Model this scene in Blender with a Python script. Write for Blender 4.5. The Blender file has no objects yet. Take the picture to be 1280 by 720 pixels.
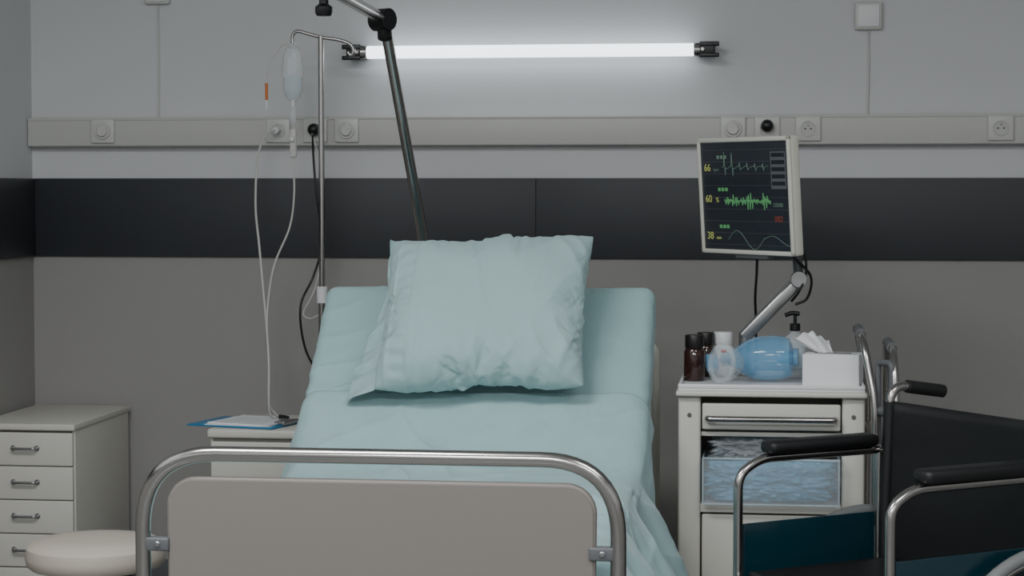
import bpy, bmesh, math, random
from mathutils import Vector, Matrix, noise, Euler
random.seed(3)
D=bpy.data; S=bpy.context.scene
R=math.radians

# ---------------------------------------------------------------- materials
def srgb(c):
    return tuple(((v/255)/12.92 if v/255<=.04045 else (((v/255)+.055)/1.055)**2.4) for v in c)+(1,)
def mat(name,col,rough=.5,metal=0,var=.04,vscale=6,bump=0,bscale=200,alpha=1,trans=0,emit=0,ecol=None,coat=0,sheen=0):
    m=D.materials.new(name); m.use_nodes=True; nt=m.node_tree; N=nt.nodes; L=nt.links
    b=N['Principled BSDF']; c=srgb(col)
    tc=N.new('ShaderNodeTexCoord'); nz=N.new('ShaderNodeTexNoise'); nz.inputs['Scale'].default_value=vscale; nz.inputs['Detail'].default_value=4
    L.new(tc.outputs['Object'],nz.inputs['Vector'])
    mx=N.new('ShaderNodeMix'); mx.data_type='RGBA'
    mx.inputs[6].default_value=tuple(max(0,v*(1-var)) for v in c[:3])+(1,)
    mx.inputs[7].default_value=tuple(min(1,v*(1+var)) for v in c[:3])+(1,)
    L.new(nz.outputs['Fac'],mx.inputs[0]); L.new(mx.outputs[2],b.inputs['Base Color'])
    b.inputs['Roughness'].default_value=rough; b.inputs['Metallic'].default_value=metal
    b.inputs['Alpha'].default_value=alpha; b.inputs['Transmission Weight'].default_value=trans
    b.inputs['Coat Weight'].default_value=coat; b.inputs['Sheen Weight'].default_value=sheen
    if emit:
        b.inputs['Emission Color'].default_value=srgb(ecol or col); b.inputs['Emission Strength'].default_value=emit
    if bump:
        n2=N.new('ShaderNodeTexNoise'); n2.inputs['Scale'].default_value=bscale; n2.inputs['Detail'].default_value=3
        L.new(tc.outputs['Object'],n2.inputs['Vector'])
        bp=N.new('ShaderNodeBump'); bp.inputs['Strength'].default_value=bump; bp.inputs['Distance'].default_value=.002
        L.new(n2.outputs['Fac'],bp.inputs['Height']); L.new(bp.outputs['Normal'],b.inputs['Normal'])
    return m
def wall_mat():
    m=mat('wall_paint',(208,209,210),.75,var=.02,vscale=2,bump=.15,bscale=120)
    nt=m.node_tree;N=nt.nodes;L=nt.links;b=N['Principled BSDF']
    g=N.new('ShaderNodeNewGeometry'); sp=N.new('ShaderNodeSeparateXYZ'); L.new(g.outputs['Position'],sp.inputs[0])
    gt=N.new('ShaderNodeMath'); gt.operation='GREATER_THAN'; gt.inputs[1].default_value=1.3; L.new(sp.outputs['Z'],gt.inputs[0])
    mx=N.new('ShaderNodeMix'); mx.data_type='RGBA'
    mx.inputs[6].default_value=srgb((152,150,147))
    L.new(gt.outputs[0],mx.inputs[0])
    old=b.inputs['Base Color'].links[0].from_socket
    L.new(old,mx.inputs[7]); L.new(mx.outputs[2],b.inputs['Base Color'])
    return m
M=dict(
 wall=wall_mat(),
 ceil=mat('ceiling_paint',(220,220,218),.9),
 floor=mat('floor_vinyl',(120,122,122),.35,var=.08,vscale=14),
 rail=mat('trunking_plastic',(194,194,188),.45,var=.02),
 plate=mat('outlet_plastic',(202,202,196),.35,var=.02),
 band=mat('band_anthracite',(44,47,52),.5,var=.08,vscale=3,bump=.1),
 chrome=mat('chrome',(178,175,172),.2,1,var=.03),
 steel=mat('brushed_steel',(170,170,170),.32,1,var=.05),
 black=mat('black_plastic',(16,16,18),.35),
 rubber=mat('rubber_black',(20,20,21),.6),
 grey=mat('grey_plastic',(95,97,100),.45),
 cream=mat('cream_lacquer',(205,203,194),.4,var=.02),
 creamd=mat('cream_shadow_gap',(95,93,87),.7),
 white=mat('white_plastic',(225,226,226),.35,var=.02),
 panel=mat('footboard_laminate',(128,122,117),.42,var=.03,vscale=3),
 sheet=mat('sheet_cotton',(154,187,189),.85,var=.03,vscale=5,bump=.35,bscale=420,sheen=.2),
 blank=mat('blanket_cotton',(157,188,190),.85,var=.09,vscale=16,bump=.4,bscale=320,sheen=.2),
 pill=mat('pillowcase_cotton',(161,189,190),.85,var=.03,vscale=6,bump=.35,bscale=420,sheen=.2),
 clear=mat('clear_plastic',(225,232,235),.12,alpha=.3),
 thin=mat('thin_clear_plastic',(215,225,230),.1,alpha=.2),
 fluid=mat('iv_fluid',(205,220,228),.1,alpha=.5),
 tubem=mat('pvc_tubing',(215,214,208),.3,alpha=.75),
 orange=mat('orange_clip',(205,115,50),.4),
 blue=mat('resuscitator_blue',(115,180,220),.12,alpha=.48,coat=.6),
 bluebag=mat('blue_bag_film',(70,145,180),.3,var=.35,vscale=20),
 amber=mat('amber_bottle',(48,22,14),.12,coat=.5),
 capb=mat('bottle_cap',(24,20,19),.4),
 red=mat('red_button',(190,30,30),.4),
 paper=mat('paper',(228,229,230),.8,var=.02),
 ink=mat('ink',(120,122,128),.8),
 clipb=mat('clipboard_blue',(45,125,170),.4),
 stoolm=mat('stool_vinyl',(184,175,163),.5,bump=.1),
 vinyl=mat('wheelchair_vinyl_black',(16,16,18),.5,bump=.2,bscale=300),
 guard=mat('side_guard_teal',(12,46,56),.22,coat=.3),
 tire=mat('tire_grey',(120,122,122),.6),
 screen=mat('monitor_screen',(34,38,44),.25,emit=.06,ecol=(70,80,95)),
 green=mat('trace_green',(85,150,95),.5,emit=.2),
 yellow=mat('digits_yellow',(170,175,100),.5,emit=.28),
 ltrace=mat('trace_pale',(100,125,112),.5,emit=.1),
 redtx=mat('text_red',(140,65,55),.5,emit=.1),
 bezel=mat('monitor_bezel',(205,203,192),.4),
 lamp=mat('lamp_glow',(245,250,255),.4,emit=3.4,ecol=(240,248,255)),
)

# ---------------------------------------------------------------- helpers
class G:
    def __init__(s,name,loc=(0,0,0),rot=(0,0,0),local=False):
        e=D.objects.new(name,None); e.empty_display_size=.05; e.location=loc; e.rotation_euler=rot
        S.collection.objects.link(e); s.e=e; s.local=local
        s.mw=Matrix.LocRotScale(Vector(loc),Euler(rot),None)
def fin(g,o,m=None,angle=35,smooth=True):
    S.collection.objects.link(o)
    me=o.data
    if m: me.materials.append(m)
    if smooth:
        me.shade_smooth()
        if angle: me.set_sharp_from_angle(angle=R(angle))
    if g:
        o.parent=g.e
        if not g.local: o.matrix_parent_inverse=g.mw.inverted()
    return o
def fromdata(g,name,v,f,m,angle=35,smooth=True):
    me=D.meshes.new(name); me.from_pydata([tuple(x) for x in v],[],f); me.update()
    bm=bmesh.new(); bm.from_mesh(me); bmesh.ops.recalc_face_normals(bm,faces=bm.faces); bm.to_mesh(me); bm.free()
    return fin(g,D.objects.new(name,me),m,angle,smooth)
def box(g,name,x0,x1,y0,y1,z0,z1,m,bev=.004,rot=None):
    bm=bmesh.new(); bmesh.ops.create_cube(bm,size=1)
    sx,sy,sz=x1-x0,y1-y0,z1-z0
    bmesh.ops.scale(bm,vec=(sx,sy,sz),verts=bm.verts)
    bev=min(bev,min(sx,sy,sz)*.45)
    if bev>0: bmesh.ops.bevel(bm,geom=list(bm.edges),offset=bev,segments=3,profile=.5,affect='EDGES')
    if rot: bmesh.ops.rotate(bm,cent=(0,0,0),matrix=Euler(rot).to_matrix(),verts=bm.verts)
    bmesh.ops.translate(bm,vec=((x0+x1)/2,(y0+y1)/2,(z0+z1)/2),verts=bm.verts)
    me=D.meshes.new(name); bm.to_mesh(me); bm.free()
    return fin(g,D.objects.new(name,me),m)
def lathe(g,name,loc,prof,m,segs=32,axis=(0,0,1),scale=(1,1,1),angle=40):
    v=[];f=[]
    q=Vector((0,0,1)).rotation_difference(Vector(axis).normalized())
    n=len(prof)
    for r,z in prof:
        for k in range(segs):
            a=2*math.pi*k/segs
            p=q@Vector((r*math.cos(a)*scale[0],r*math.sin(a)*scale[1],z*scale[2]))
            v.append(p+Vector(loc))
    for i in range(n-1):
        for k in range(segs):
            a=i*segs+k;b=i*segs+(k+1)%segs
            f.append((a,b,b+segs,a+segs))
    if prof[0][0]>1e-5: f.append(tuple(range(segs))[::-1])
    if prof[-1][0]>1e-5: f.append(tuple(range((n-1)*segs,n*segs)))
    return fromdata(g,name,v,f,m,angle)
def cyl(g,name,p0,p1,r,m,r2=None,segs=24,bev=.0015):
    p0=Vector(p0);p1=Vector(p1);h=(p1-p0).length;r2=r if r2 is None else r2
    b=min(bev,h*.3,r*.5)
    return lathe(g,name,p0,[(0,0),(r-b,0),(r,b),(r2,h-b),(r2-b,h),(0,h)],m,segs,axis=(p1-p0))
def fillet(pts,rad,n=6):
    pts=[Vector(p) for p in pts]; out=[pts[0]]
    for i in range(1,len(pts)-1):
        a,b,c=pts[i-1],pts[i],pts[i+1]
        d1=(a-b);d2=(c-b);r=min(rad,d1.length*.45,d2.length*.45)
        s=b+d1.normalized()*r;e=b+d2.normalized()*r
        for k in range(n+1):
            t=k/n; out.append(s*(1-t)**2+b*2*t*(1-t)+e*t*t)
    out.append(pts[-1]); return out
def cat(pts,n=8):
    P=[Vector(p) for p in pts]; P=[P[0]*2-P[1]]+P+[P[-1]*2-P[-2]]; out=[]
    for i in range(1,len(P)-2):
        for k in range(n):
            t=k/n;a,b,c,d=P[i-1:i+3]
            out.append(.5*((2*b)+(c-a)*t+(2*a-5*b+4*c-d)*t*t+(3*b-a-3*c+d)*t**3))
    out.append(P[-2]); return out
def tube(g,name,pts,r,m,segs=12,closed=False):
    P=[Vector(p) for p in pts]; Q=[P[0]]
    for p in P[1:]:
        if (p-Q[-1]).length>1e-5: Q.append(p)
    P=Q;n=len(P);v=[];f=[];nrm=None
    for i in range(n):
        if closed: t=(P[(i+1)%n]-P[i-1]).normalized()
        else: t=(P[min(i+1,n-1)]-P[max(i-1,0)]).normalized()
        if nrm is None:
            nrm=t.orthogonal().normalized()
        nrm=(nrm-t*nrm.dot(t)).normalized(); bn=t.cross(nrm)
        for k in range(segs):
            a=2*math.pi*k/segs; v.append(P[i]+nrm*r*math.cos(a)+bn*r*math.sin(a))
    for i in range(n if closed else n-1):
        j=(i+1)%n
        for k in range(segs):
            k2=(k+1)%segs; f.append((i*segs+k,i*segs+k2,j*segs+k2,j*segs+k))
    if not closed:
        f.append(tuple(range(segs))[::-1]); f.append(tuple(range((n-1)*segs,n*segs)))
    return fromdata(g,name,v,f,m,60)
def ring(g,name,c,rad,r,m,axis=(0,0,1),segs=48,ts=10):
    q=Vector((0,0,1)).rotation_difference(Vector(axis).normalized())
    return tube(g,name,[Vector(c)+q@Vector((rad*math.cos(2*math.pi*k/segs),rad*math.sin(2*math.pi*k/segs),0)) for k in range(segs)],r,m,ts,True)
def text(g,name,s,loc,size,m,depth=.0003):
    c=D.curves.new(name,'FONT'); c.body=s; c.size=size; c.extrude=depth
    o=D.objects.new(name,c); S.collection.objects.link(o)
    bpy.context.view_layer.update()
    me=D.meshes.new_from_object(o.evaluated_get(bpy.context.evaluated_depsgraph_get()))
    D.objects.remove(o)
    me.transform(Matrix.Translation(loc)@Matrix.Rotation(R(90),4,'X'))
    me.materials.clear()
    return fin(g,D.objects.new(name,me),m,None,False)

# ---------------------------------------------------------------- camera
cam=D.cameras.new('camera'); co=D.objects.new('camera',cam); S.collection.objects.link(co)
co.location=(0,0,1.4); co.rotation_euler=(R(90-2.86),0,math.atan(.128))
cam.lens=2500/1280*36; cam.sensor_width=36; cam.clip_end=50
S.camera=co

# ---------------------------------------------------------------- room
XL,XR,YB,YF,H=-2.577,2.6,6.8,-1.6,2.9
box(None,'wall_back',XL-.1,XR+.1,YB,YB+.1,0,H,M['wall'],0)
box(None,'wall_left',XL-.1,XL,YF,YB,0,H,M['wall'],0)
box(None,'wall_right',XR,XR+.1,YF,YB,0,H,M['wall'],0)
box(None,'wall_front',XL-.1,XR+.1,YF-.1,YF,0,H,M['wall'],0)
box(None,'floor',XL-.1,XR+.1,YF-.1,YB+.1,-.1,0,M['floor'],0)
box(None,'ceiling',XL-.1,XR+.1,YF-.1,YB+.1,H,H+.1,M['ceil'],0)
box(None,'baseboard_back',XL,XR,YB-.015,YB,0,.09,M['grey'],.003)
box(None,'baseboard_left',XL,XL+.015,YF,YB-.015,0,.09,M['grey'],.003)
box(None,'trim_1',XL+.012,-.7873,YB-.012,YB,1.16,1.434,M['band'],.0015)
box(None,'trim_2',-.7867,XR,YB-.012,YB,1.16,1.434,M['band'],.0015)
box(None,'trim_3',XL,XL+.012,YF,YB,1.16,1.434,M['band'],.003)
g=G('cable_trunking',(0,YB,1.6))
box(g,'trunk_body',XL+.002,XR,YB-.05,YB-.001,1.545,1.645,M['rail'],.005)
box(g,'trunk_lip_top',XL+.002,XR,YB-.052,YB-.045,1.634,1.645,M['rail'],.003)
YR=YB-.05
def outlet(x,kind):
    g=G('wall_outlet',(x,YR,1.597)); z=1.597
    box(g,'plate',x-.042,x+.042,YR-.010,YR,z-.041,z+.041,M['plate'],.004)
    if kind=='knob':
        cyl(g,'bezel',(x,YR-.009,z),(x,YR-.016,z),.029,M['rail'])
        cyl(g,'insert',(x,YR-.015,z),(x,YR-.024,z),.021,M['plate'],r2=.018)
    else:
        ring(g,'recess_rim',(x,YR-.010,z),.024,.003,M['plate'],axis=(0,1,0))
        cyl(g,'recess',(x,YR-.006,z),(x,YR-.011,z),.022,M['rail'])
        for k in(-1,1): cyl(g,'hole_%d'%(k+2),(x+k*.0095,YR-.0105,z),(x+k*.0095,YR-.0118,z),.003,M['black'])
        cyl(g,'earth_pin',(x,YR-.011,z+.012),(x,YR-.022,z+.012),.0025,M['chrome'])
    if kind=='plug':
        lathe(g,'plug',(x,YR-.011,z+.01),[(0,0),(.021,0),(.021,.02),(.016,.035),(.008,.04),(0,.04)],M['black'],axis=(0,-1,0))
for x,k in((-2.30,'knob'),(-1.675,'plugw'),(-1.545,'plug2'),(-1.435,'knob'),(-.118,'knob'),(-.005,'plug'),(.13,'sock'),(.757,'sock')): outlet(x,k)
def callbox(x,z,wz):
    g=G('nurse_call_box',(x,YB,z))
    box(g,'box',x-.045,x+.045,YB-.022,YB-.001,z-.046,z+.046,M['plate'],.006)
    box(g,'cover',x-.036,x+.036,YB-.027,YB-.02,z-.037,z+.037,M['white'],.004)
    tube(g,'wire',[(x,YB-.006,z-.04),(x+.002,YB-.006,(z+wz)/2),(x,YB-.006,wz)],.003,M['plate'],8)
callbox(.327,1.972,1.644); callbox(-2.114,2.085,1.644)

# ---------------------------------------------------------------- tube lamp
g=G('fluorescent_tube_lamp',(-.8,YB,1.862)); zt=1.862;yt=YB-.065
cyl(g,'tube',(-1.36,yt,zt),(-.25,yt,zt),.0215,M['lamp'],segs=32)
for k,(xa,s) in enumerate(((-1.36,-1),(-.25,1))):
    cyl(g,'end_cap_%d'%k,(xa,yt,zt),(xa+s*.022,yt,zt),.0225,M['chrome'])
    xs=sorted((xa+s*.008,xa+s*.07))
    box(g,'socket_%d'%k,xs[0],xs[1],yt-.018,YB-.001,zt-.021,zt+.021,M['black'],.004)
    xs=sorted((xa+s*.02,xa+s*.085))
    box(g,'wing_top_%d'%k,xs[0],xs[1],yt-.02,yt-.008,zt+.010,zt+.026,M['black'],.003)
    box(g,'wing_bottom_%d'%k,xs[0],xs[1],yt-.02,yt-.008,zt-.026,zt-.012,M['black'],.003)
    cyl(g,'clip_%d'%k,(xa+s*.03,yt-.02,zt),(xa+s*.03,yt-.03,zt),.007,M['chrome'])

# ---------------------------------------------------------------- bed
ZF=.63;YS=4.17;Y1=5.05;LA=.28;LB=.56;TH=R(45)
L1=Y1-YS; LT=L1+LA+LB
tab=[];y,z=YS,ZF;N_=600
for i in range(N_+1):
    s=LT*i/N_
    if s<L1: th=0
    elif s<L1+LA:
        t=(s-L1)/LA; th=TH*(3*t*t-2*t**3)
    else: th=TH
    tab.append((y,z,th)); y+=math.cos(th)*LT/N_; z+=math.sin(th)*LT/N_
def path(s):
    i=max(0,min(N_-1,s/LT*N_));k=int(i);f=i-k;a=tab[k];b=tab[k+1]
    y,z,th=[a[j]*(1-f)+b[j]*f for j in range(3)]
    if s>LT: e=s-LT; y=tab[-1][0]+e*math.cos(TH); z=tab[-1][1]+e*math.sin(TH); th=TH
    if s<0: y=YS+s
    return y,z,th
BX=-.795
def bend(x,s,t):
    y,z,th=path(s); return Vector((BX+x,y-math.sin(th)*t,z+math.cos(th)*t))
bed=G('hospital_bed',(BX,4.9,0))
def fbm(p,o=4):
    return noise.fractal(p,1,2,o)
def crease(x,y,seed,fq,ang,st=.3,sharp=5):
    c_,s_=math.cos(ang),math.sin(ang); u=x*c_+y*s_; v=-x*s_+y*c_
    w=.25*noise.noise(Vector((u*2,v*2,seed+7)))
    n=noise.noise(Vector((u*fq*st,(v+w)*fq,seed)))
    m=max(0,min(1,.5+1.6*noise.noise(Vector((x*2.5,y*2.5,seed+20)))))
    return max(0,1-abs(n)*2.2)**sharp*m
def bentbox(name,hw,s0,s1,t0,t1,m,bev,wr=0,nx=60,ny=120):
    bm=bmesh.new(); bmesh.ops.create_cube(bm,size=1)
    bmesh.ops.scale(bm,vec=(2*hw,s1-s0,t1-t0),verts=bm.verts)
    bmesh.ops.bevel(bm,geom=list(bm.edges),offset=bev,segments=6,profile=.5,affect='EDGES')
    bmesh.ops.translate(bm,vec=(0,(s0+s1)/2,(t0+t1)/2),verts=bm.verts)
    for i in range(1,nx):
        x=-hw+bev+(2*hw-2*bev)*i/nx
        bmesh.ops.bisect_plane(bm,geom=bm.verts[:]+bm.edges[:]+bm.faces[:],plane_co=(x,0,0),plane_no=(1,0,0))
    for i in range(1,ny):
        yy=s0+bev+(s1-s0-2*bev)*i/ny
        bmesh.ops.bisect_plane(bm,geom=bm.verts[:]+bm.edges[:]+bm.faces[:],plane_co=(0,yy,0),plane_no=(0,1,0))
    for v in bm.verts:
        x,s,t=v.co
        if wr:
            # drape-like wrinkles: pulled diagonally from the pillow's weight out to the sides
            sg=1 if x>0 else -1
            ex=max(0,abs(x)-hw+.30)/.30
            w=wr*fbm(Vector((x*2.4,s*2.4,0)),3)
            w+=wr*1.5*ex*(crease(abs(x),s,1.5+9*(x>0),7,R(-52 if sg>0 else -40),.2,3)+.6*crease(abs(x),s,4.5+9*(x>0),10,R(-20),.25,4))
            if t>t0+.02: t+=w
            if abs(x)>hw-bev: x+=math.copysign(wr*.4*math.sin(s*23+4*fbm(Vector((s*3,t*6,1)))),x)
        v.co=bend(x,s,t)
    me=D.meshes.new(name); bm.to_mesh(me); bm.free()
    return fin(bed,D.objects.new(name,me),m,60)
bentbox('mattress',.475,0,LT,-.15,0,M['sheet'],.035,.009,120,190)
bentbox('platform',.45,0,LT+.02,-.19,-.155,M['cream'],.008,0,4,40)
for s in(-1,1):
    x=BX+s*.44
    box(bed,'side_rail_%d'%s,x-.02,x+.02,4.12,6.02,.34,.42,M['cream'],.006)
    for yv in(4.35,5.8):
        cyl(bed,'leg_%d_%d'%(s,int(yv)),(x,yv,.13),(x,yv,.35),.022,M['cream'])
        cyl(bed,'caster_fork_%d_%d'%(s,int(yv)),(x,yv,.1),(x,yv,.14),.03,M['grey'])
        cyl(bed,'caster_%d_%d'%(s,int(yv)),(x-.02,yv,.065),(x+.02,yv,.065),.065,M['grey'])
box(bed,'cross_rail_foot',BX-.44,BX+.44,4.12,4.17,.34,.42,M['cream'])
box(bed,'cross_rail_head',BX-.44,BX+.44,5.97,6.02,.34,.42,M['cream'])
box(bed,'backrest_stay',BX-.3,BX+.3,5.62,5.66,.4,.86,M['steel'])
tube(bed,'headboard_frame',fillet([(BX-.46,6.0,.3),(BX-.46,6.0,.93),(BX+.46,6.0,.93),(BX+.46,6.0,.3)],.04),.016,M['cream'])
box(bed,'headboard_panel',BX-.45,BX+.45,5.993,6.007,.42,.92,M['cream'],.004)
fy=4.06
tube(bed,'footboard_frame',fillet([(-1.305,fy,.16),(-1.305,fy,.843),(-.30,fy,.843),(-.30,fy,.16)],.16,12),.0165,M['chrome'],20)
x0,x1,z0,z1,rr=-1.245,-.352,.36,.787,.055
arc=[(x0,z0),(x1,z0)]
for k in range(9):
    a=R(90*k/8); arc.append((x1-rr+rr*math.cos(a),z1-rr+rr*math.sin(a)))
for k in range(9):
    a=R(90+90*k/8); arc.append((x0+rr+rr*math.cos(a),z1-rr+rr*math.sin(a)))
n=len(arc); pv=[(a,fy-.008,b) for a,b in arc]+[(a,fy+.008,b) for a,b in arc]
pf=[tuple(range(n)),tuple(range(2*n-1,n-1,-1))]+[(i,(i+1)%n,(i+1)%n+n,i+n) for i in range(n)]
fromdata(bed,'footboard_panel',pv,pf,M['panel'])
tube(bed,'footboard_edge',[(a,fy+.003,b) for a,b in arc[1:]]+[(x0,fy+.003,z0)],.0085,M['panel'],8,True)
for k,x in enumerate((-1.270,-.332)):
    box(bed,'bracket_%d'%k,x-.028,x+.024,fy-.014,fy+.014,.637,.665,M['grey'],.004)
    cyl(bed,'bracket_bolt_%d'%k,(x,fy-.014,.652),(x,fy-.019,.652),.006,M['steel'])
for k,x in enumerate((-1.305,-.30)):
    cyl(bed,'foot_tube_%d'%k,(x,fy,0),(x,fy,.18),.02,M['rubber'])
for s in (-1,1): box(bed,'foot_joint_%d'%s,BX+s*.45-.03,BX+s*.45+.045,fy,4.14,.35,.41,M['cream'])

# blanket (draped)
def blanket():
    s0,s1=.02,L1+LA+.14
    ns,nw=210,240; v=[];f=[]
    hw=.472
    for i in range(ns+1):
        s=s0+(s1-s0)*i/ns
        fs=(s-s0)/(s1-s0)
        lef=.16+.03*math.sin(s*5); rig=.34+.03*math.sin(s*6)
        tail=min(1,(1-fs)*2.8); tail=tail*tail*(3-2*tail)
        rig=.08+(rig-.08)*tail; lef=.06+(lef-.06)*tail
        tot=2*hw+lef+rig
        edge=min(1,(s1-s)/.05)
        for j in range(nw+1):
            a=-hw-lef+tot*j/nw
            sg=1 if a>0 else -1; e=max(0,abs(a)-hw+.05)
            flare=(.77 if sg>0 else .12)
            flare*=tail*(.70+.30*min(1,fs*4)) if sg>0 else 1
            w=.016*fbm(Vector((a*1.8,s*1.8,3)),2)+.004*fbm(Vector((a*6,s*5,9)))
            w+=.013*crease(a,s,31,4.0,R(62),.3,3)+.010*crease(a,s,43,5.5,R(105),.25,4)+.008*crease(a,s,47,6,R(20),.25,4)
            w+=.014*math.exp(-((s-.42-.08*a-.04*noise.noise(Vector((a*3,0,4))))/.03)**2)
            w+=.008*math.exp(-((s-.62+.12*a-.05*noise.noise(Vector((a*3,5,4))))/.022)**2)
            t=.010+.008*edge+max(-.008,w)
            if e<=0: p=bend(a,s,t)
            else:
                ra=.06; ang=min(e/ra,1.35-flare*.9) 
                hx=ra*math.sin(ang); hz=ra*(1-math.cos(ang)); rem=e-ang*ra
                if rem>0:
                    L=rem;st=12
                    aa=ang
                    for q in range(st):
                        aa=min(1.5,aa+ (1.5-ang)/st*1.0)
                        hx+=math.cos(aa)*L/st; hz+=math.sin(aa)*L/st
                    fold=min(1,rem/.12)*.022*math.sin(s*19+1.7*sg+3.5*fbm(Vector((s*2.5,sg,2))))
                    hx+=fold+.01*min(1,rem/.1)
                p0=bend(sg*(hw-.05),s,t)
                p=p0+Vector((sg*hx,0,-hz))
            v.append(p)
    W=nw+1
    for i in range(ns):
        for j in range(nw): f.append((i*W+j,i*W+j+1,(i+1)*W+j+1,(i+1)*W+j))
    o=fromdata(None,'blanket',v,f,M['blank'],None)
    md=o.modifiers.new('thick','SOLIDIFY'); md.thickness=.012; md.offset=1
blanket()

# pillow (cloth inflated, then posed)
def pillow():
    nx,ny=100,80; w,h=.63,.52
    bm=bmesh.new(); top={};bot={}
    for i in range(nx+1):
        for j in range(ny+1):
            x=-w/2+w*i/nx;yv=-h/2+h*j/ny
            u=2*i/nx-1;q=2*j/ny-1
            b=(max(0,(1-u*u))*max(0,(1-q*q)))**.5*.02
            edge=i in(0,nx) or j in(0,ny)
            n1=.002*noise.noise(Vector((x*12,yv*12,0)))
            top[i,j]=bm.verts.new((x,yv,b+(0 if edge else n1)))
            bot[i,j]=top[i,j] if edge else bm.verts.new((x,yv,-b+n1))
    for i in range(nx):
        for j in range(ny):
            bm.faces.new((top[i,j],top[i+1,j],top[i+1,j+1],top[i,j+1]))
            q=(bot[i,j],bot[i,j+1],bot[i+1,j+1],bot[i+1,j])
            try: bm.faces.new(q)
            except ValueError: pass
    bm.verts.ensure_lookup_table(); bm.verts.index_update()
    border=[top[0,j].index for j in range(ny+1)]
    idx={}
    for (i,j),vv in top.items(): idx[vv.index]=(i,j)
    for (i,j),vv in bot.items(): idx.setdefault(vv.index,(i,j))
    L_=[top[0,j].index for j in range(ny+1)]; R_=[top[nx,j].index for j in range(ny+1)]
    B_=[top[i,0].index for i in range(nx+1)]; T_=[top[i,ny].index for i in range(nx+1)]
    me=D.meshes.new('pillow_sim'); bm.to_mesh(me); bm.free()
    o=D.objects.new('pillow_sim',me); S.collection.objects.link(o)
    c=o.modifiers.new('cloth','CLOTH'); st=c.settings
    st.quality=6; st.mass=.15; st.use_pressure=True; st.uniform_pressure_force=6
    st.tension_stiffness=25; st.compression_stiffness=15; st.shear_stiffness=8; st.bending_stiffness=.05
    st.effector_weights.gravity=0; st.air_damping=2
    c.collision_settings.use_self_collision=False; c.collision_settings.use_collision=False
    c.point_cache.frame_start=1; c.point_cache.frame_end=45
    for fr in range(1,41): S.frame_set(fr)
    me2=D.meshes.new_from_object(o.evaluated_get(bpy.context.evaluated_depsgraph_get()))
    S.frame_set(1); D.objects.remove(o)
    P=[v.co.copy() for v in me2.vertices]
    zm=max(p.z for p in P)
    HX,HY,T=.288,.237,.080
    out=[]
    for k,p in enumerate(P):
        i,j=idx[k]
        xl,xr=P[L_[j]].x,P[R_[j]].x; yb,yt_=P[B_[i]].y,P[T_[i]].y
        ux=(p.x-xl)/(xr-xl)*2-1; uy=(p.y-yb)/(yt_-yb)*2-1
        sx_=p.x/max(abs(P[L_[0]].x),abs(P[R_[0]].x)); sy_=p.y/max(abs(P[B_[0]].y),abs(P[T_[0]].y))
        bx_=.78 if ux<0 else .62
        x=HX*(bx_*ux+(1-bx_)*sx_); y=HY*(.80*uy+.20*sy_)
        z=p.z/zm*T
        r=max(abs(ux),abs(uy)); z*=1+.25*r*r*(1-r)*4
        z*=1-.15*uy
        if z>0:
            z+=.008*fbm(Vector((x*3.5,y*3.5,1)),2)
            er=min(1,max(0,(r-.40)/.4))*(1-max(0,(r-.97)/.03))
            an=math.atan2(y,x)
            z+=er*.012*(crease(x,y,51,7,an,.2,3)+.7*crease(x,y,57,10,an+.35,.22,4))
            z+=.007*crease(x,y,61,5,R(66),.25,3)*(1-r*.4)
            z+=.006*crease(x,y,66,5.5,R(-35),.25,3)*(1-r*.4)
            dcr=math.exp(-(((ux-.7)/.35)**2+((uy+.65)/.4)**2))
            z+=.015*dcr*crease(x,y,71,13,R(-50),.25,3)
            z+=.009*math.exp(-(((uy+.75)/.25)**2))*crease(x,y,77,11,R(85),.3,3)
        if z>0 and -.252<x<-.195: z+=.004*math.sin(y*170+3*fbm(Vector((y*6,0,0))))*math.sin((x+.25)/.055*math.pi)
        for xs in(-.254,-.192,-.178):
            if z>0: z+=.005*math.exp(-((x-xs)/.004)**2)
        if uy<-.5: y+= .006*math.sin(ux*5+1)*(-uy-.5)*2
        if uy>.5: y+= (.005*math.sin(ux*4+.5)-.003)*(uy-.5)*2
        cr=max(0,abs(ux)+abs(uy)-1.75)/.25
        x-=math.copysign(.004*cr,ux); y-=math.copysign(.004*cr,uy)
        x+=.014*uy
        out.append(Vector((x,y,z)))
    bm=bmesh.new(); bm.from_mesh(me2); bm.verts.ensure_lookup_table()
    for k,v in enumerate(bm.verts): v.co=out[k]
    rows=[[bm.verts[i] for i in border]]; base=[v.co.copy() for v in rows[0]]
    K=12
    for k in range(1,K+1):
        r=[]
        for j in range(len(border)):
            q=j/(len(border)-1)
            wd=.008+.082*max(0,(1-q*1.6))**.8
            t=k/K
            r.append(bm.verts.new(base[j]+Vector((-wd*t,-.012*t*(1-q),-.050*t*(1-q)+(.010*math.sin(q*30+t*2.5)+.006*math.sin(q*57+t*3))*t))))
        rows.append(r)
    for k in range(K):
        for j in range(len(border)-1):
            bm.faces.new((rows[k][j],rows[k][j+1],rows[k+1][j+1],rows[k+1][j]))
    bmesh.ops.recalc_face_normals(bm,faces=bm.faces)
    me3=D.meshes.new('pillow'); bm.to_mesh(me3); bm.free()
    o=fin(None,D.objects.new('pillow',me3),M['pill'],None)
    sb=o.modifiers.new('sub','SUBSURF'); sb.levels=1; sb.render_levels=1
    o.location=(-.765,5.415,1.062)
    o.rotation_euler=(Matrix.Rotation(R(60),3,'X')@Matrix.Rotation(R(2.4),3,'Z')).to_euler()
pillow()

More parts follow.
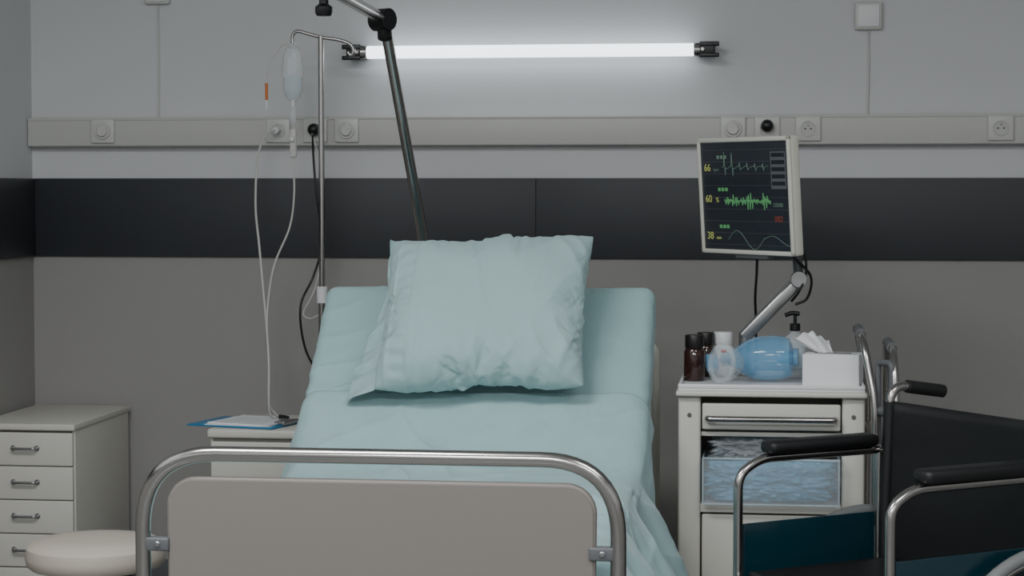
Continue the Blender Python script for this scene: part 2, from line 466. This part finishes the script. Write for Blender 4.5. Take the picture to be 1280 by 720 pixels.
# trapeze (lifting pole)
g=G('bed_trapeze_pole',(-1.04,6.06,0))
A=Vector((-1.035,6.06,.36));B=Vector((-1.04,6.05,1.20));Ct=Vector((-1.105,5.72,1.885))
tube(g,'upright',fillet([A,B,Ct],.12,8),.0165,M['chrome'],16)
tube(g,'arm',cat([Ct,(-1.113,5.64,1.893),(-1.113,5.45,1.897),(-1.11,5.1,1.903),(-1.11,4.55,1.91)]),.0165,M['chrome'],16)
cyl(g,'joint',(-1.133,5.72,1.885),(-1.082,5.69,1.885),.032,M['black'])
cyl(g,'joint_collar',Ct-Vector((-.006,.02,.055)),Ct+Vector((0,0,.0)),.021,M['black'])
cyl(g,'clamp_stem',(-1.11,4.95,1.86),(-1.11,4.95,1.90),.008,M['black'])
lathe(g,'clamp_knob',(-1.11,4.95,1.832),[(0,0),(.018,0),(.022,.008),(.022,.022),(.012,.03),(.012,.045),(0,.045)],M['black'])
cyl(g,'arm_clamp',(-1.11,4.93,1.904),(-1.11,4.97,1.904),.022,M['black'])
cyl(g,'arm_end_cap',(-1.11,4.53,1.91),(-1.11,4.56,1.91),.019,M['black'])
box(g,'bed_socket',-1.07,-1.0,6.02,6.09,.34,.44,M['grey'])

# ---------------------------------------------------------------- IV stand
g=G('iv_stand',(-1.458,6.47,0))
px,py=-1.461,6.47
cyl(g,'pole_lower',(px,py,.1),(px,py,1.05),.0125,M['chrome'])
cyl(g,'pole_upper',(px,py,1.0),(px,py,1.90),.010,M['chrome'])
cyl(g,'height_clamp',(px,py,1.02),(px,py,1.075),.018,M['white'])
tube(g,'hook_bar',cat([(-1.556,py,1.872),(-1.556,py,1.90),(-1.54,py,1.915),(-1.50,py,1.905),(px,py,1.895),(-1.40,py,1.885),(-1.365,py,1.872),(-1.352,py,1.852),(-1.36,py,1.835),(-1.372,py,1.845)]),.006,M['chrome'],10)
for k in range(5):
    a=R(18+72*k); e=Vector((px+.22*math.cos(a),py+.22*math.sin(a),.065))
    tube(g,'base_leg_%d'%k,[(px,py,.11),(px+.1*math.cos(a),py+.1*math.sin(a),.095),e+Vector((0,0,.012))],.011,M['chrome'],10)
    cyl(g,'wheel_%d'%k,(e.x-.01,e.y,.03),(e.x+.01,e.y,.03),.03,M['rubber'])
cyl(g,'hub',(px,py,.08),(px,py,.14),.03,M['grey'])
g=G('iv_bag',(-1.551,6.46,1.7)); bx=-1.551;by=6.45
ring(g,'hanger',(bx,by+.01,1.868),.008,.002,M['white'],axis=(0,1,0),segs=20,ts=6)
lathe(g,'bag',(bx,by,1.685),[(0,0),(.008,.0),(.022,.012),(.033,.038),(.035,.10),(.031,.15),(.022,.173),(.008,.183),(0,.183)],M['clear'],scale=(1,.45,1))
lathe(g,'fluid',(bx,by,1.69),[(0,0),(.020,.012),(.0305,.038),(.032,.075),(0,.0755)],M['fluid'],scale=(1,.42,1))
for s in(-1,1): tube(g,'bag_seam_%d'%s,[(bx+s*r_,by,1.685+h_) for r_,h_ in((.008,0),(.022,.012),(.033,.038),(.035,.10),(.031,.15),(.022,.173),(.008,.183))],.0022,M['tubem'],6)
box(g,'label',bx-.014,bx+.014,by-.0165,by-.0155,1.775,1.825,M['clear'],0)
cyl(g,'port',(bx,by,1.665),(bx,by,1.69),.006,M['white'])
lathe(g,'drip_chamber',(bx,by,1.605),[(0,0),(.006,.002),(.011,.012),(.011,.05),(.007,.06),(0,.062)],M['clear'])
box(g,'roller_clamp',bx-.011,bx+.011,by-.009,by+.009,1.50,1.595,M['tubem'],.005)
cyl(g,'roller',(bx-.006,by-.012,1.56),(bx+.006,by-.012,1.56),.009,M['white'])
tube(g,'line',cat([(bx,by,1.62),(bx,by,1.49),(bx+.002,by,1.38),(-1.565,by,1.27),(-1.612,6.42,1.14),(-1.63,6.4,.98),(-1.615,6.36,.82),(-1.59,6.26,.71),(-1.565,6.18,.682),(-1.54,6.13,.680)]),.0033,M['tubem'],8)
tube(g,'bypass_line',cat([(bx,by,1.86),(-1.585,by,1.87),(-1.63,by,1.81),(-1.640,by,1.74),(-1.640,by,1.66)]),.003,M['tubem'],8)
cyl(g,'injection_port',(-1.640,by,1.69),(-1.640,by,1.745),.005,M['orange'])
cyl(g,'luer_tip',(-1.640,by,1.655),(-1.640,by,1.69),.004,M['white'])
g=G('oxygen_tubing',(-1.68,6.7,1.6))
cyl(g,'connector',(-1.675,YR-.01,1.60),(-1.675,YR-.05,1.597),.011,M['white'])
tube(g,'hose',cat([(-1.675,6.70,1.597),(-1.70,6.67,1.58),(-1.715,6.62,1.50),(-1.708,6.56,1.34),(-1.68,6.5,1.2),(-1.655,6.47,1.0),(-1.635,6.44,.84),(-1.60,6.3,.71),(-1.555,6.2,.683),(-1.52,6.12,.681)]),.004,M['tubem'],8)
lathe(g,'nozzle',(-1.52,6.12,.682),[(0,0),(.007,0),(.006,.02),(.003,.035),(0,.035)],M['black'],axis=(1,-.4,0))
g=G('power_cable',(-1.545,6.7,1.6))
lathe(g,'plug',(-1.545,YR-.011,1.60),[(0,0),(.021,0),(.021,.02),(.016,.035),(.008,.04),(0,.04)],M['black'],axis=(0,-1,0))
tube(g,'cable',cat([(-1.545,6.71,1.60),(-1.535,6.67,1.52),(-1.52,6.65,1.38),(-1.50,6.65,1.22),(-1.53,6.64,1.10),(-1.565,6.6,1.0),(-1.55,6.6,.86),(-1.49,6.6,.74),(-1.38,6.55,.5),(-1.2,6.3,.3)]),.004,M['black'],8)
tube(g,'signal_lead',cat([(-1.545,6.70,1.585),(-1.515,6.66,1.50),(-1.50,6.64,1.35),(-1.495,6.64,1.2),(-1.52,6.62,1.06),(-1.555,6.6,.98),(-1.53,6.6,.96),(-1.49,6.6,.98)]),.0025,M['tubem'],8)

# ---------------------------------------------------------------- storage
def handle(g,name,x,y,z,w,m):
    tube(g,name,fillet([(x-w/2,y,z),(x-w/2,y-.022,z),(x+w/2,y-.022,z),(x+w/2,y,z)],.012),.0045,m,10)
    for s in(-1,1): cyl(g,name+'_rose_%d'%s,(x+s*w/2,y,z),(x+s*w/2,y-.004,z),.009,m)
g=G('drawer_cabinet',(-2.39,6.48,0))
box(g,'carcass',-2.556,-2.222,6.215,6.76,.05,.62,M['cream'],.004)
box(g,'plinth',-2.54,-2.24,6.25,6.74,0,.06,M['creamd'],.002)
box(g,'top',-2.56,-2.218,6.195,6.765,.616,.637,M['cream'],.004)
box(g,'gap_backing',-2.545,-2.232,6.208,6.22,.058,.612,M['creamd'],0)
for k in range(5):
    z1_=.608-k*.1105; box(g,'drawer_front_%d'%k,-2.552,-2.226,6.198,6.214,z1_-.1075,z1_,M['cream'],.004)
    handle(g,'handle_%d'%k,-2.385,6.198,z1_-.05,.08,M['steel'])
g=G('bedside_cabinet',(-1.50,6.16,0))
box(g,'carcass',-1.70,-1.32,5.965,6.37,.15,.635,M['cream'],.004)
box(g,'top',-1.708,-1.312,5.95,6.372,.632,.66,M['cream'],.008)
box(g,'gap_backing',-1.69,-1.33,5.958,5.97,.16,.63,M['creamd'],0)
for k,(a,b) in enumerate(((.50,.622),(.38,.497),(.155,.377))):
    box(g,'front_%d'%k,-1.695,-1.325,5.948,5.964,a,b,M['cream'],.004)
    if k: handle(g,'handle_%d'%k,-1.51,5.948,(a+b)/2 if k<2 else .34,.09,M['steel'])
for xa in(-1.67,-1.35):
    for ya in(6.0,6.33):
        cyl(g,'caster_stem_%d_%d'%(int(-xa*100),int(ya*100)),(xa,ya,.05),(xa,ya,.152),.009,M['grey'])
        cyl(g,'caster_%d_%d'%(int(-xa*100),int(ya*100)),(xa-.01,ya,.028),(xa+.01,ya,.028),.028,M['rubber'])
g=G('clipboard',(-1.60,6.10,.66),(0,0,R(-14)),True)
box(g,'board',-.17,.13,-.12,.12,.001,.006,M['clipb'],.002)
box(g,'sheet_lower',-.115,.105,-.11,.105,.006,.0085,M['paper'],0,rot=(0,0,R(4)))
box(g,'sheet_upper',-.105,.115,-.10,.11,.0085,.012,M['paper'],0,rot=(0,0,R(-3)))
for k in range(7): box(g,'text_line_%d'%k,-.08,.07,-.07+.022*k,-.068+.022*k,.012,.0123,M['ink'],0)
box(g,'clip',.10,.135,-.05,.05,.006,.018,M['steel'],.003)

# stool
g=G('round_stool',(-1.70,4.9,0)); sx,sy=-1.70,4.9
lathe(g,'seat',(sx,sy,.435),[(0,0),(.165,0),(.174,.008),(.178,.03),(.174,.052),(.155,.066),(.10,.072),(0,.074)],M['stoolm'],64)
cyl(g,'seat_plate',(sx,sy,.42),(sx,sy,.437),.12,M['black'])
cyl(g,'piston',(sx,sy,.2),(sx,sy,.42),.016,M['chrome']); cyl(g,'column',(sx,sy,.09),(sx,sy,.28),.026,M['black'])
for k in range(5):
    a=R(72*k+10); e=(sx+.2*math.cos(a),sy+.2*math.sin(a))
    tube(g,'leg_%d'%k,[(sx,sy,.12),(sx+.1*math.cos(a),sy+.1*math.sin(a),.1),(e[0],e[1],.07)],.014,M['chrome'],10)
    cyl(g,'caster_%d'%k,(e[0]-.015,e[1],.028),(e[0]+.015,e[1],.028),.028,M['rubber'])

# ---------------------------------------------------------------- medical cart
g=G('medical_cart',(.01,5.7,0))
cx0,cx1,cy0,cy1=-.243,.266,5.50,5.93
for k,(xa,xb) in enumerate(((cx0,cx0+.062),(cx1-.062,cx1))):
    box(g,'post_%d'%k,xa,xb,cy0+.012,cy0+.06,.10,.83,M['cream'],.008)
    box(g,'side_%d'%k,xa+(.0 if k==0 else .05),xb-(.05 if k==0 else 0),cy0+.03,cy1,.10,.83,M['cream'],.004)
    cyl(g,'lock_%d'%k,((xa+xb)/2,cy0+.012,.775),((xa+xb)/2,cy0+.008,.775),.006,M['creamd'])
box(g,'back_panel',cx0,cx1,cy1-.012,cy1,.1,.83,M['cream'],.002)
box(g,'floor_panel',cx0,cx1,cy0+.02,cy1,.1,.12,M['cream'],.002)
box(g,'top',cx0-.006,cx1+.006,cy0-.01,cy1+.006,.828,.843,M['cream'],.005)
box(g,'tray',cx0,cx1,cy0-.004,cy1,.842,.852,M['white'],.004)
for nm,a in(('lip_back',(cx0,cx1,cy1-.008,cy1)),('lip_left',(cx0,cx0+.008,cy0,cy1)),('lip_right',(cx1-.008,cx1,cy0,cy1)),('lip_front',(cx0,cx1,cy0-.006,cy0+.002))):
    box(g,nm,a[0],a[1],a[2],a[3],.85,.862,M['white'],.003)
bx0,bx1=cx0+.066,cx1-.066
box(g,'drawer_top',bx0,bx1,cy0+.012,cy0+.03,.735,.808,M['cream'],.005)
tube(g,'drawer_handle',fillet([(bx0+.015,cy0+.012,.768),(bx0+.015,cy0-.018,.768),(bx1-.015,cy0-.018,.768),(bx1-.015,cy0+.012,.768)],.012),.0085,M['chrome'],12)
box(g,'shelf_upper',bx0-.004,bx1+.004,cy0+.03,cy1-.015,.715,.727,M['cream'],.002)
box(g,'shelf_lower',bx0-.004,bx1+.004,cy0+.012,cy1-.015,.505,.53,M['cream'],.003)
box(g,'drawer_lower',bx0,bx1,cy0+.012,cy0+.03,.30,.50,M['cream'],.005)
box(g,'drawer_base',bx0,bx1,cy0+.012,cy0+.03,.125,.295,M['cream'],.005)
for z_ in(.40,.22): tube(g,'handle_%d'%int(z_*100),fillet([(-.07,cy0+.012,z_),(-.07,cy0-.015,z_),(.1,cy0-.015,z_),(.1,cy0+.012,z_)],.012),.006,M['chrome'],12)
for xa in(cx0+.04,cx1-.04):
    for ya in(cy0+.05,cy1-.04):
        cyl(g,'caster_stem_%d_%d'%(int(xa*100),int(ya*100)),(xa,ya,.06),(xa,ya,.102),.01,M['grey'])
        cyl(g,'caster_%d_%d'%(int(xa*100),int(ya*100)),(xa-.012,ya,.036),(xa+.012,ya,.036),.036,M['rubber'])
g=G('storage_bin',(.015,5.6,.53))
bb=(bx0+.004,bx1-.004,cy0-.03,cy0+.33)
zb0,zb1=.532,.66
box(g,'bin_front',bb[0],bb[1],bb[2],bb[2]+.003,zb0,zb1,M['thin'],.001)
box(g,'bin_left',bb[0],bb[0]+.003,bb[2],bb[3],zb0,zb1,M['thin'],.001)
box(g,'bin_right',bb[1]-.003,bb[1],bb[2],bb[3],zb0,zb1,M['thin'],.001)
box(g,'bin_base',bb[0],bb[1],bb[2],bb[3],zb0,zb0+.003,M['thin'],.001)
tube(g,'bin_rim',[(bb[0],bb[2],zb1),(bb[1],bb[2],zb1),(bb[1],bb[3],zb1),(bb[0],bb[3],zb1)],.004,M['fluid'],8,True)
tube(g,'bin_foot_edge',[(bb[0],bb[2],zb0+.003),(bb[1],bb[2],zb0+.003)],.003,M['fluid'],8)
for k,xe in enumerate((bb[0],bb[1])): tube(g,'bin_corner_%d'%k,[(xe,bb[2],zb0),(xe,bb[2],zb1)],.003,M['fluid'],8)
def crumple(g,name,c,r,m,amp=.25,seed=0,sc=3.0,pw=6):
    bm=bmesh.new(); bmesh.ops.create_icosphere(bm,subdivisions=6,radius=1)
    for v in bm.verts:
        p=v.co.copy()
        d=noise.noise(p*sc+Vector((seed,0,0)))+1.1*abs(noise.noise(p*sc*2.3+Vector((0,seed,0))))+.5*abs(noise.noise(p*sc*5+Vector((0,0,seed))))
        k=(abs(p.x)**pw+abs(p.y)**pw+abs(p.z)**pw)**(-1/pw)
        p=p*k*(1+amp*(d-.5)*.35)
        v.co=Vector((p.x*r[0],p.y*r[1],p.z*r[2]))+Vector(c)
    me=D.meshes.new(name); bm.to_mesh(me); bm.free()
    return fin(g,D.objects.new(name,me),m,None)
crumple(g,'blue_bags',(.012,5.585,.592),(.168,.090,.054),M['bluebag'],.45,2,3.2)
crumple(g,'plastic_wrap',(-.04,5.60,.675),(.11,.07,.030),M['clear'],.9,5,3.5,4)

zt_=.853
def pillbottle(x,y,r,h,m,cm,name):
    g=G(name,(x,y,zt_)); k=h*.72
    lathe(g,'body',(x,y,zt_),[(0,0),(r*.92,0),(r,.003),(r,k*.88),(r*.8,k),(r*.7,k+.004),(0,k+.004)],m)
    lathe(g,'cap',(x,y,zt_+k),[(0,0),(r*.86,0),(r*.9,.003),(r*.9,h-k-.003),(r*.85,h-k),(0,h-k)],cm)
pillbottle(-.206,5.70,.030,.130,M['amber'],M['capb'],'pill_bottle')
pillbottle(-.178,5.83,.027,.128,M['amber'],M['capb'],'pill_bottle')
pillbottle(-.128,5.85,.030,.128,M['white'],M['white'],'pill_bottle')
g=G('resuscitator_bag',(-.02,5.66,zt_)); c=Vector((-.012,5.69,zt_+.066))
ax=Vector((1,-.10,.05)).normalized()
lathe(g,'bag',c-ax*.092,[(0,0),(.018,.0),(.026,.006),(.034,.02),(.046,.036),(.057,.058),(.0625,.085),(.0635,.125),(.061,.150),(.052,.170),(.022,.180),(0,.182)],M['blue'],segs=48,axis=ax)
cyl(g,'inner_valve',c+ax*.04,c+ax*.085,.018,M['blue'])
cyl(g,'end_ring',c+ax*.086,c+ax*.10,.026,M['blue'])
cyl(g,'neck',c-ax*.118,c-ax*.080,.020,M['blue'])
cyl(g,'valve',c-ax*.112+Vector((0,0,-.018)),c-ax*.112+Vector((0,0,.02)),.02,M['clear'])
cyl(g,'valve_button',c-ax*.112+Vector((0,0,.02)),c-ax*.112+Vector((0,0,.027)),.008,M['red'])
mc=Vector((-.104,5.595,zt_+.058)); max_=Vector((-.75,-.65,.05)).normalized()
lathe(g,'mask',mc-max_*.04,[(.012,0),(.022,.004),(.040,.02),(.053,.045),(.056,.068)],M['thin'],axis=max_,scale=(1,.9,1))
q=Vector((0,0,1)).rotation_difference(max_)
tube(g,'mask_cushion',[mc+max_*.028+q@Vector((.052*math.cos(R(k*10)),.047*math.sin(R(k*10)),0)) for k in range(36)],.009,M['thin'],10,True)
tube(g,'mask_link',[c-ax*.115,mc-max_*.03],.012,M['blue'],12)
cyl(g,'blue_connector',(-.170,5.64,zt_+.055),(-.140,5.645,zt_+.058),.025,M['blue'])
g=G('sanitizer_bottle',(.077,5.80,zt_)); sx_,sy_=.079,5.80
lathe(g,'body',(sx_,sy_,zt_),[(0,0),(.03,0),(.034,.004),(.034,.10),(.029,.12),(.014,.13),(.012,.14),(0,.14)],M['clear'],scale=(1,.75,1))
lathe(g,'gel',(sx_,sy_,zt_+.003),[(0,0),(.029,0),(.031,.004),(.031,.098),(0,.099)],M['fluid'],scale=(1,.75,1))
box(g,'label',sx_-.022,sx_+.022,sy_-.027,sy_-.025,zt_+.03,zt_+.085,M['fluid'],0)
cyl(g,'collar',(sx_,sy_,zt_+.137),(sx_,sy_,zt_+.158),.015,M['black'])
cyl(g,'stem',(sx_,sy_,zt_+.15),(sx_,sy_,zt_+.182),.005,M['black'])
tube(g,'spout',cat([(sx_+.012,sy_,zt_+.186),(sx_-.01,sy_-.004,zt_+.188),(sx_-.028,sy_-.01,zt_+.182)]),.0065,M['black'],10)
g=G('tissue_box',(.182,5.62,zt_),(0,0,R(-9)),True)
box(g,'carton',-.078,.078,-.055,.055,0,.088,M['paper'],.003)
box(g,'slot',-.05,.05,-.015,.015,.0875,.089,M['grey'],0)
v=[];f=[]
for i in range(25):
    for j in range(17):
        u=i/24-.5;w_=j/16
        x=u*(.045+.06*w_)-.045*w_-.02
        y=.018*math.sin(u*9+w_*2)*(.3+w_)
        z=.086+w_*.060*(1-.9*abs(u)**1.3)+.004*math.sin(u*25)
        v.append((x,y,z))
for i in range(24):
    for j in range(16): a=i*17+j; f.append((a,a+1,a+18,a+17))
fromdata(g,'tissue',v,f,M['paper'],None)

# ---------------------------------------------------------------- monitor
g=G('patient_monitor',(-.058,5.74,1.378),(R(4),0,R(-50)),True)
mw,mh,md_=.205,.167,.034
def frame(g,name,w,h,b,y0,y1,m):
    box(g,name+'_top',-w,w,y0,y1,h-b,h,m,.004); box(g,name+'_bottom',-w,w,y0,y1,-h,-h+b,m,.004)
    box(g,name+'_left',-w,-w+b,y0,y1,-h,h,m,.004); box(g,name+'_right',w-b,w,y0,y1,-h,h,m,.004)
box(g,'housing',-mw,mw,-.008,md_-.01,-mh,mh,M['bezel'],.006)
frame(g,'bezel',mw,mh,.013,-.016,-.004,M['bezel'])
box(g,'screen',-mw+.011,mw-.011,-.011,-.006,-mh+.011,mh-.011,M['screen'],.001)
box(g,'back_hump',-.11,.11,md_-.012,md_+.012,-.10,.10,M['bezel'],.01)
box(g,'speaker',-.06,.08,-.008,.02,-mh-.012,-mh+.002,M['grey'],.003)
fy_=-.0122
text(g,'heart_rate','66',(-.178,fy_,.072),.030,M['yellow']); text(g,'spo2','60',(-.178,fy_,-.018),.030,M['yellow']); text(g,'resp','38',(-.178,fy_,-.125),.030,M['yellow'])
text(g,'unit_a','bpm',(-.135,fy_,.072),.014,M['ltrace']); text(g,'unit_o','%',(-.130,fy_,-.018),.020,M['yellow']); text(g,'unit_b','mm',(-.135,fy_,-.125),.014,M['yellow'])
for k,z_ in enumerate((.115,.022,-.085)):
    for q_ in range(3): box(g,'label_%d_%d'%(k,q_),-.118+q_*.016,-.106+q_*.016,fy_-.0002,fy_+.0005,z_-.008,z_+.002,M['green'] if k else M['ltrace'],0)
def trace(name,fn,m,z0_,x0=-.1,x1=.11,n=220,r=.0010):
    tube(g,name,[(x0+(x1-x0)*i/n,fy_,z0_+fn(i/n)) for i in range(n+1)],r,m,6)
def ecg(t):
    p=(t*6)%1; return .003*math.sin(t*40)+(.042*math.exp(-((p-.3)/.04)**2)-.025*math.exp(-((p-.42)/.035)**2))*(1 if t<.35 else .3)
trace('ecg_trace',ecg,M['ltrace'],.082,-.095,.11)
def nz_(t):
    return .034*noise.noise(Vector((t*60,0,0)))*(.3+abs(math.sin(t*9)))
trace('pleth_trace',nz_,M['green'],-.015,-.09,.115,300,.0012)
trace('resp_trace',lambda t:.026*math.sin(t*11)*(1 if t<.6 else .5)-.01,M['ltrace'],-.115,-.08,.19)
for k in range(9): box(g,'grid_line_%d'%k,-.185,.19,fy_+.0009,fy_+.0012,-.14+.034*k,-.1394+.034*k,M['grey'],0)
box(g,'status_block_0',.12,.185,fy_,fy_+.0005,.02,.125,M['grey'],0)
for k in range(5): box(g,'status_line_%d'%k,.125,.18,fy_-.001,fy_,.11-.02*k,.121-.02*k,M['screen'],0)
text(g,'status_red','002',(.128,fy_,-.072),.024,M['redtx'])
text(g,'status_txt','120/80',(.122,fy_,-.03),.016,M['ltrace'])
g.local=False
cyl(g,'base',(-.065,5.87,zt_),(-.065,5.87,zt_+.015),.03,M['steel'])
cyl(g,'post',(-.065,5.87,zt_),(-.065,5.87,zt_+.12),.018,M['steel'])
def bar(name,p,q_,w,h,m):
    p=Vector(p);q_=Vector(q_);d=q_-p; o=box(g,name,-d.length/2-.01,d.length/2+.01,-w/2,w/2,-h/2,h/2,m,.007)
    o.data.transform(Matrix.Translation((p+q_)/2)@d.to_track_quat('X','Z').to_matrix().to_4x4())
bar('arm_lower',(-.065,5.87,zt_+.115),(.09,5.89,1.13),.036,.036,M['steel'])
cyl(g,'elbow',(.09,5.86,1.135),(.09,5.92,1.135),.024,M['steel'])
bar('arm_neck',(.09,5.89,1.14),(.075,5.875,1.30),.024,.024,M['grey'])
bar('arm_head',(.075,5.875,1.30),(-.025,5.775,1.36),.03,.03,M['grey'])
tube(g,'cable_loop_a',cat([(.03,5.82,1.24),(.085,5.86,1.19),(.125,5.88,1.14),(.115,5.89,1.08),(.08,5.89,1.06)]),.004,M['black'],8)
tube(g,'cable_loop_b',cat([(.04,5.83,1.26),(.10,5.86,1.22),(.11,5.87,1.15),(.09,5.86,1.10),(.07,5.90,1.07)]),.004,M['black'],8)
tube(g,'cable_down',cat([(-.03,5.79,1.22),(-.032,5.82,1.15),(-.036,5.90,1.08),(-.034,5.97,1.0),(-.03,5.98,.8)]),.004,M['black'],8)

# ---------------------------------------------------------------- folded walking frame
g=G('folded_walker',(.33,5.68,0))
for k,(x,ya,yb,zt2,ln) in enumerate(((.290,5.44,5.88,1.00,-.035),(.342,5.40,5.84,.965,-.005))):
    tube(g,'side_frame_%d'%k,fillet([(x,ya-.03,.03),(x,ya,.82),(x+ln,ya+.05,zt2),(x+ln,yb-.05,zt2),(x,yb,.82),(x,yb+.02,.03)],.07,8),.0105,M['chrome'],12)
    cyl(g,'side_brace_%d'%k,(x,ya,.4),(x,yb,.4),.009,M['chrome'])
    cyl(g,'side_brace_up_%d'%k,(x,ya+.0,.72),(x,yb-.0,.72),.009,M['chrome'])
    tube(g,'grip_%d'%k,[(x+ln,ya+.12,zt2),(x+ln,yb-.12,zt2)],.015,M['grey'],14)
    cyl(g,'tip_a_%d'%k,(x,ya-.03,0),(x,ya-.028,.05),.017,M['rubber']); cyl(g,'tip_b_%d'%k,(x,yb+.02,0),(x,yb+.018,.05),.017,M['rubber'])
tube(g,'front_bow',fillet([(.30,5.44,.5),(.297,5.47,.93),(.332,5.43,.93),(.335,5.41,.5)],.015),.009,M['grey'],10)
cyl(g,'hinge_bar',(.290,5.44,.6),(.342,5.40,.6),.014,M['grey'])
cyl(g,'hinge_bar_up',(.290,5.46,.80),(.342,5.41,.80),.014,M['grey'])

# ---------------------------------------------------------------- wheelchair (local: +x forward)
g=G('wheelchair',(.442,4.785,0),(0,0,R(216)),True)
c_=M['chrome']; AZ=.754
for s,n_ in((-1,'far'),(1,'near')):
    y=s*.255
    tube(g,'back_post_'+n_,fillet([(.0,y,.14),(0,y,.60),(-.015,y,.915),(-.16,y,.895)],.045),.0115,c_,14)
    tube(g,'grip_'+n_,[(-.065,y,.909),(-.075,y,.907),(-.17,y,.893),(-.18,y,.891)],.0165,M['rubber'],14)
    ya=s*.28
    tube(g,'arm_frame_'+n_,fillet([(0,ya,AZ),(.36,ya,AZ),(.425,ya,AZ-.035),(.425,ya,.20),(0,ya,.20)],.07),.0115,c_,14)
    cyl(g,'arm_rear_'+n_,(0.0,ya,.2),(0.0,ya,AZ),.0115,c_)
    cyl(g,'arm_link_'+n_,(0,y,AZ),(0,ya,AZ),.010,c_); cyl(g,'arm_link_low_'+n_,(0,y,.3),(0,ya,.3),.010,c_)
    box(g,'arm_pad_'+n_,.02,.345,ya-.03,ya+.03,AZ+.009,AZ+.041,M['vinyl'],.013)
    box(g,'side_guard_'+n_,.015,.41,ya-.003,ya+.003,.33,.60,M['guard'],.002)
    tube(g,'seat_rail_'+n_,[(-.02,s*.225,.47),(.44,s*.225,.47)],.0115,c_)
    tube(g,'front_post_'+n_,fillet([(.40,s*.25,.2),(.40,s*.25,.47),(.45,s*.25,.47),(.60,s*.24,.13)],.04),.0115,c_)
    box(g,'foot_plate_'+n_,.55,.69,s*.14-.08,s*.14+.08,.11,.122,M['black'],.005)
    cyl(g,'foot_bar_'+n_,(.60,s*.24,.13),(.60,s*.08,.125),.009,c_)
    yw=s*.325; wc=(.02,yw,.305)
    ring(g,'tire_'+n_,wc,.290,.0155,M['tire'],axis=(0,1,0),segs=72)
    ring(g,'rim_'+n_,wc,.272,.007,c_,axis=(0,1,0),segs=72)
    ring(g,'push_rim_'+n_,(.02,yw+s*.035,.305),.255,.009,c_,axis=(0,1,0),segs=72)
    cyl(g,'wheel_hub_'+n_,(.02,yw-.03,.305),(.02,yw+.03,.305),.026,c_)
    for k in range(18):
        a=R(20*k); cyl(g,'spoke_%s_%d'%(n_,k),(.02,yw,.305),(.02+.27*math.cos(a),yw,.305+.27*math.sin(a)),.0016,c_,segs=6)
    for k in range(4):
        a=R(45+90*k); cyl(g,'rim_tab_%s_%d'%(n_,k),(.02+.268*math.cos(a),yw,.305+.268*math.sin(a)),(.02+.255*math.cos(a),yw+s*.035,.305+.255*math.sin(a)),.004,c_,segs=8)
    cyl(g,'caster_'+n_,(.38,s*.25-.013,.09),(.38,s*.25+.013,.09),.09,M['tire'],segs=32)
    cyl(g,'caster_hub_'+n_,(.38,s*.25-.018,.09),(.38,s*.25+.018,.09),.03,M['black'])
    box(g,'caster_fork_'+n_,.365,.415,s*.25-.024,s*.25+.024,.17,.20,M['black'],.006)
    for q2 in(-1,1): box(g,'fork_blade_%s_%d'%(n_,q2),.368,.396,s*.25+q2*.021-.003,s*.25+q2*.021+.003,.08,.185,M['black'],.001)
cyl(g,'axle',(.02,-.33,.305),(.02,.33,.305),.009,c_)
for s in(-1,1): cyl(g,'cross_brace_%d'%s,(.2+s*.012,-s*.225,.46),(.2+s*.012,s*.225,.2),.011,c_)
for s in(-1,1): tube(g,'low_rail_%d'%s,[(0,s*.25,.2),(.40,s*.25,.2)],.0115,c_)
v=[];f=[];n=24
for i in range(n+1):
    u=i/n*2-1
    for j in range(17):
        w_=j/16; v.append((-.012*w_-.035*(1-u*u)*(.5+.5*w_),u*.256,.46+.415*w_-.006*(1-u*u)*w_))
for i in range(n):
    for j in range(16): a=i*17+j; f.append((a,a+1,a+18,a+17))
o=fromdata(g,'back_sling',v,f,M['vinyl'],None); md=o.modifiers.new('t','SOLIDIFY'); md.thickness=.014; md.offset=0
for s in(-1,1): tube(g,'sling_sleeve_%d'%s,[(0,s*.255,.46),(0,s*.255,.60),(-.012,s*.255,.873)],.0165,M['vinyl'],14)
v=[];f=[]
for i in range(n+1):
    u=i/n*2-1
    for j in range(17):
        w_=j/16; v.append((.43*w_,u*.228,.485-.02*(1-u*u)))
for i in range(n):
    for j in range(16): a=i*17+j; f.append((a,a+1,a+18,a+17))
o=fromdata(g,'seat_sling',v,f,M['vinyl'],None); md=o.modifiers.new('t','SOLIDIFY'); md.thickness=.02; md.offset=0

# ---------------------------------------------------------------- lights
def area(name,loc,rot,sx,sy,pw,col):
    l=D.lights.new(name,'AREA'); l.shape='RECTANGLE'; l.size=sx; l.size_y=sy; l.energy=pw; l.color=col
    o=D.objects.new(name,l); S.collection.objects.link(o); o.location=loc; o.rotation_euler=rot
for k,(x,y,p) in enumerate(((-1.5,3.3,56),(.9,3.0,28),(-1.0,.4,96),(.9,.2,54))):  # unseen ceiling panels added as fill; the front pair brightens upright surfaces
    g=G('added_fill_fixture',(x,y,H))
    box(g,'housing',x-.62,x+.62,y-.32,y+.32,H-.04,H,M['white'],.004)
    area('added_fill_light',(x,y,H-.045),(0,0,0),1.2,.6,p,(.97,.985,1))
w=D.worlds.new('world'); S.world=w; w.use_nodes=True
w.node_tree.nodes['Background'].inputs[0].default_value=(.6,.7,.8,1); w.node_tree.nodes['Background'].inputs[1].default_value=.1
